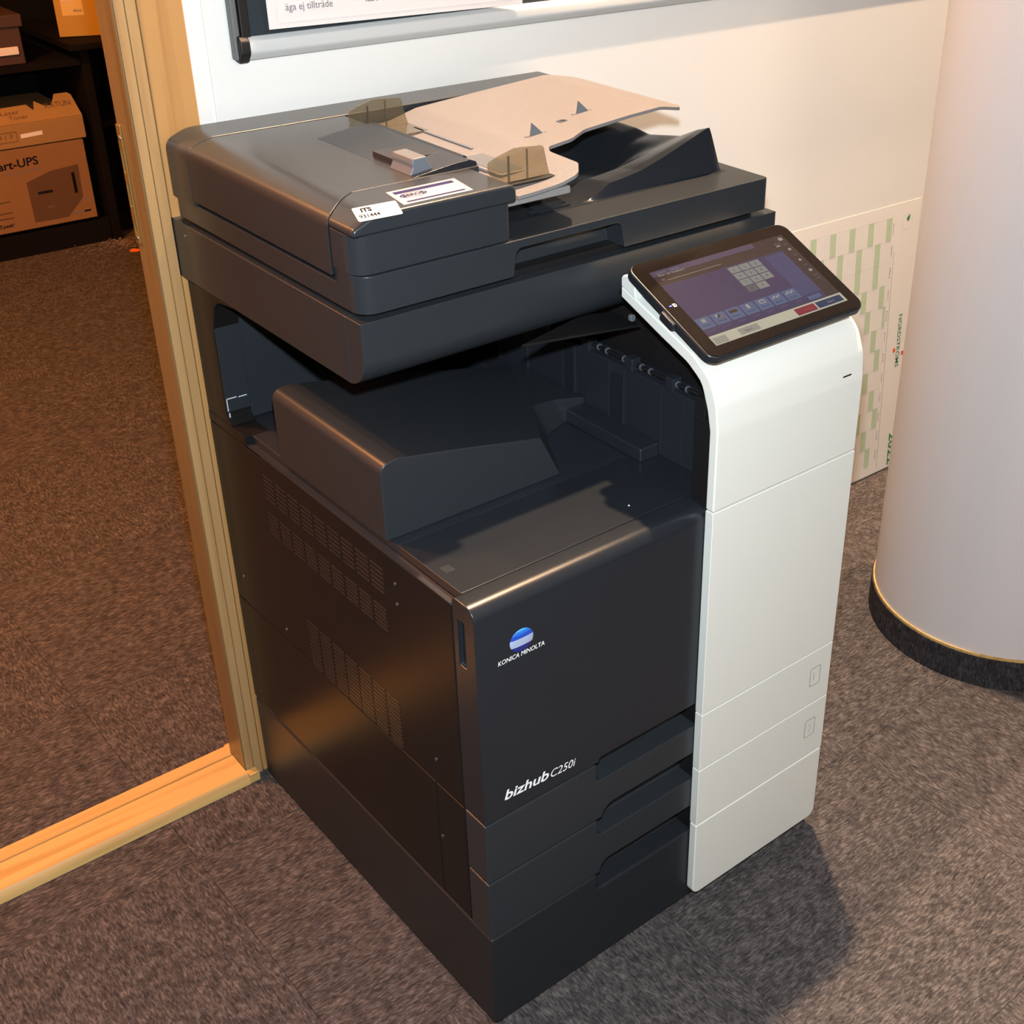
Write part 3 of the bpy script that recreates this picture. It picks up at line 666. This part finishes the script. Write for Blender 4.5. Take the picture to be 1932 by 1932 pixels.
text('lettering', 'Service & Support', bs_O+bs_U*.52+bs_V*.56+Vector((0, 0, .0004)), uu*.036, vv*.0042, M['line'], bs)
bq(.56, .42, .84, .45, M['line']); bq(.54, .32, .88, .35, M['line'])
st_O = Vector((.0060, .1822, 1.0598)); st_U = Vector((.0520, -.0022, -.0006)); st_V = Vector((.0030, .0190, .0090))
st = quad('sticker', st_O, st_U, st_V, M['label'], fd_, .0004, r=.002); tag(st, 'small white inventory sticker with black digits')
su, sv = st_U.normalized(), st_V.normalized(); sn = su.cross(sv)*.0005
text('lettering', '931444', st_O+su*.0035+sv*.0040+sn, su*.0240, sv*.0052, M['black_ink'], st, bold=.012)
text('lettering', 'ITS', st_O+su*.0085+sv*.0125+sn, su*.0125, sv*.0062, M['black_ink'], st, bold=.04)
# --- white control column
WH = M['white']
for z0, z1, rr in ((.0136, .1518, .014), (.1534, .2546, .001), (.2562, .3536, .001), (.3552, .6712, .001)):
    f = prism('front_panel', [(.3480, z0, rr), (.6150, z0, rr), (.6150, z1), (.3480, z1)], 'y', -.0144, -.0006, WH, pc, .0022, 3)
    if abs(z0-.1534) < .001 or abs(z0-.2562) < .001:
        zc = .2088 if z0 < .2 else .3068
        bm = bmesh.new(); P_ = rp(rrect(.5700, .5925, zc-.0165, zc+.0165, .004)); Q_ = rp(rrect(.5709, .5916, zc-.0156, zc+.0156, .0033))
        a = [bm.verts.new((x, -.0147, z)) for x, z in P_]; b = [bm.verts.new((x, -.0147, z)) for x, z in Q_]
        for i in range(len(a)): bm.faces.new((a[i], a[(i+1) % len(a)], b[(i+1) % len(a)], b[i]))
        obj('number_frame', bm, mat('grey_frame_line', (.16, .165, .17), .5), f, smooth=False)
        text('lettering', '2' if z0 < .2 else '1', (.5770, -.0146, zc-.007), (.0075 if z0 < .2 else .0028, 0, 0), (0, 0, .0140), M['alu'], f)
box('column_core', (.352, .611), (-.0005, .030), (.002, .790), M['black'], pc, .001)
box('column_core', (.352, .611), (.012, .030), (.79, .815), M['black'], pc, .001)
box('light_block_plate', (.365, .611), (.155, .1880), (.8950, .9015), M['black'], pc, .002)  # added plate, blocks downlight falling through the gap behind the touch panel
up_ = prism('front_panel', [(-.0144, .6728), (-.0144, .7800, .06), (-.0105, .8150, .04), (.0020, .8460, .04), (.0340, .8690, .06), (.0873, .8885), (.1640, .9165), (.1640, .9020), (.0930, .8740), (.0420, .8550, .05), (.0170, .8380, .03), (.0050, .8060, .05), (-.0006, .7800), (-.0006, .6728)], 'x', .3480, .6150, WH, pc, .0022, 3)
prism('top_cap', [(.1370, .9060), (.1640, .9160), (.1640, .9300, .006), (.1390, .9350, .004)], 'x', .3478, .6150, WH, pc, .002)
box('status_slot', (.5735, .5890), (-.0150, -.0142), (.7905, .7921), M['black_ink'], up_, 0)
# --- touch panel
tt = math.radians(24.4)
TO = Vector((.3390, -.0080, .8780)); TU = Vector((1, 0, 0)); TV = Vector((0, math.cos(tt), math.sin(tt))); TN = TU.cross(TV)
TW, TH = .2750, .1700
def tplate(name, pts, d0, d1, m, parent, bevel=.0006, seg=2):
    bm = bmesh.new(); P_ = rp(pts)
    A = [bm.verts.new(TO+TU*a+TV*b+TN*d0) for a, b in P_]; B = [bm.verts.new(TO+TU*a+TV*b+TN*d1) for a, b in P_]; n = len(A)
    bm.faces.new(A[::-1]); bm.faces.new(B)
    for i in range(n): bm.faces.new((A[i], A[(i+1) % n], B[(i+1) % n], B[i]))
    return obj(name, bm, m, parent, bevel, seg)
tp = tplate('touch_panel', rrect(0, TW, 0, TH, .016), -.0125, -.0006, M['dark_smooth'], pc, .0025, 3)
tplate('glass', rrect(.0022, TW-.0022, .0022, TH-.0022, .014), -.0007, .0, M['glass'], tp, .0004)
box('panel_arm', (.42, .54), (.055, .125), (.870, .9050), M['black'], pc, .004)
tplate('side_button', rrect(-.0050, .006, .066, .092, .004), -.0125, -.0030, M['dark_smooth'], tp, .0015)
def em(name, c, s=1.0): return mat(name, tuple(v*.12 for v in c), .07, spec=.15, emit=(c, s*.62))
E_bg = em('screen_purple', (.060, .048, .105)); E_top = em('screen_brown', (.055, .038, .036)); E_hd = em('screen_violet', (.085, .070, .120))
E_key = em('screen_key', (.19, .21, .215)); E_key2 = em('screen_key_dim', (.10, .105, .12)); E_ic = em('screen_icon_tile', (.085, .115, .22)); E_bar = em('screen_bar', (.40, .42, .35))
E_red = em('screen_red', (.20, .030, .045)); E_nv = em('screen_navy', (.035, .045, .10)); E_gr = em('screen_grey', (.25, .26, .235)); E_wh = em('screen_white', (.32, .30, .27)); E_dk = em('screen_dark', (.045, .045, .055)); E_or = em('screen_orange', (.28, .12, .06))
def ui(name, a0, a1, b0, b1, m, d=.0003, r=0):
    a0, a1, b0, b1 = a0/1000, a1/1000, b0/1000, b1/1000
    return tplate(name, rrect(a0, a1, b0, b1, r/1000), .0, d, m, tp, 0)
ui('screen', 21.5, 254, 17.5, 149.5, E_top, .0002)
ui('screen_area', 22, 197, 140.5, 149, E_hd, .0003)
ui('screen_area', 22, 231, 33, 124, E_bg, .0003)
ui('screen_area', 196, 231, 45, 121, em('screen_blue', (.066, .068, .15)), .00035)
ui('screen_area', 231, 253.5, 33, 148.5, E_top, .0003)
ui('status_bar', 21.5, 254, 16.8, 32.2, E_bar, .0004)
ui('status_button', 23.5, 44.5, 18.0, 28.3, E_gr, .0006); ui('status_button', 66, 99, 19.5, 29.0, E_gr, .0006)
ui('stop_button', 165, 200.5, 18.6, 29.6, E_red, .0006); ui('start_button', 203.5, 249.5, 19.0, 29.4, E_nv, .0006)
def tx(s, a, b, w_, h_, m, d=.0007, bold=0): return text('lettering', s, TO+TU*a/1000+TV*b/1000+TN*d, TU*w_/1000, TV*h_/1000, m, tp, bold=bold, thick=0)
tx('Klar att kopiera', 30, 137.2, 42, 5.2, E_wh); tx('Kontroll', 30, 143.5, 14, 2.6, E_gr); tx('Adress', 52, 143.6, 14, 2.6, E_gr)
tx('Sida', 29, 131.5, 5, 3, E_gr); ui('screen_rule', 38, 128, 130.6, 131.3, E_gr); ui('screen_rule', 200, 224, 124, 125, E_dk)
kx = (129.5, 148.2, 167.0); n_ = 0
for r_ in range(4):
    for c_ in range(3):
        if r_ == 3 and c_ == 2: continue
        k_ = '123456789*0'[r_*3+c_]; b0 = 110.8-r_*11.8
        ui('key', kx[c_], kx[c_]+17.2, b0, b0+10.6, E_key2 if k_ == '*' else E_key, .0006)
        tx(k_, kx[c_]+7.4, b0+3.2, .7 if k_ == '1' else 2.2, 4.2, E_dk, .0008)
for k in range(8):
    a = 22.5+k*24.9-(0)
    if k == 7: break
    ui('icon_tile', a, a+22.6, 43.6, 61.8, E_ic, .0006)
    tx(('Original', 'Färg', 'Papper', 'Zoom', 'Duplex', 'Efterb.', 'Kombi')[k], a+4.5, 47.2, 13, 2.6, E_dk, .0008)
    ui('tile_caption', a+5, a+17, 38.4, 40.2, E_hd, .0004)
    cxa, cyb = a+11.3, 56.2
    if k == 0: ui('icon', cxa-3, cxa+3, cyb-3, cyb+3, E_gr, .0008, 1)
    elif k == 1: ui('icon', cxa-4.5, cxa-.5, cyb-1, cyb+3, E_wh, .0008); ui('icon', cxa-2, cxa+3, cyb-2, cyb+1.6, E_dk, .0009); ui('icon', cxa+.5, cxa+3.5, cyb-4, cyb-1, E_or, .001)
    elif k == 2: ui('icon', cxa-6.5, cxa+6.5, cyb-2, cyb+2.4, em('screen_icon_brown', (.06, .035, .03)), .0008)
    elif k == 3: ui('icon', cxa-2, cxa+2, cyb-3.4, cyb+3.4, E_wh, .0008)
    elif k == 4: ui('icon', cxa-5, cxa+5, cyb-2.6, cyb+3, E_wh, .0008); ui('icon', cxa-3.6, cxa+3.6, cyb-1.4, cyb+1.6, E_ic, .0009)
    else:
        for q_ in range(4): ui('icon', cxa-7+q_*3.6, cxa-4.6+q_*3.6, cyb-1.6+(q_ % 2)*1.6, cyb+1.2+(q_ % 2)*1.6, E_wh, .0008)
ui('small_button', 201, 224, 35.2, 41.8, E_ic, .0006)
tx('Start', 222, 22.2, 12, 3.6, E_gr); tx('Stopp', 180, 22.2, 12, 3.4, E_or); tx('Start', 75, 22.4, 12, 3, E_dk)
for b_, w_ in ((139.5, 7), (120, 5), (99, 4.5), (78, 5.5)): ui('side_icon', 242, 242+w_, b_, b_+w_*.8, E_gr, .0006, 1.5)
for b_ in (131, 110, 90, 70, 64): ui('side_icon', 242, 248, b_, b_+1.2, E_key2, .0006)
ui('side_icon', 229, 236, 131, 133, E_gr, .0006); tx('C1', 228, 134.5, 8, 2.4, E_gr)
tx('ID', 14.2, 88.8, 5.2, 5.4, mat('white_print', (.8, .8, .78), .5), .0003, bold=.03)
ui('led', 8.4, 12.2, 91.2, 92.6, M['led'], .0004, .5)
bpy.data.objects.remove(_co); bpy.data.curves.remove(_cv)
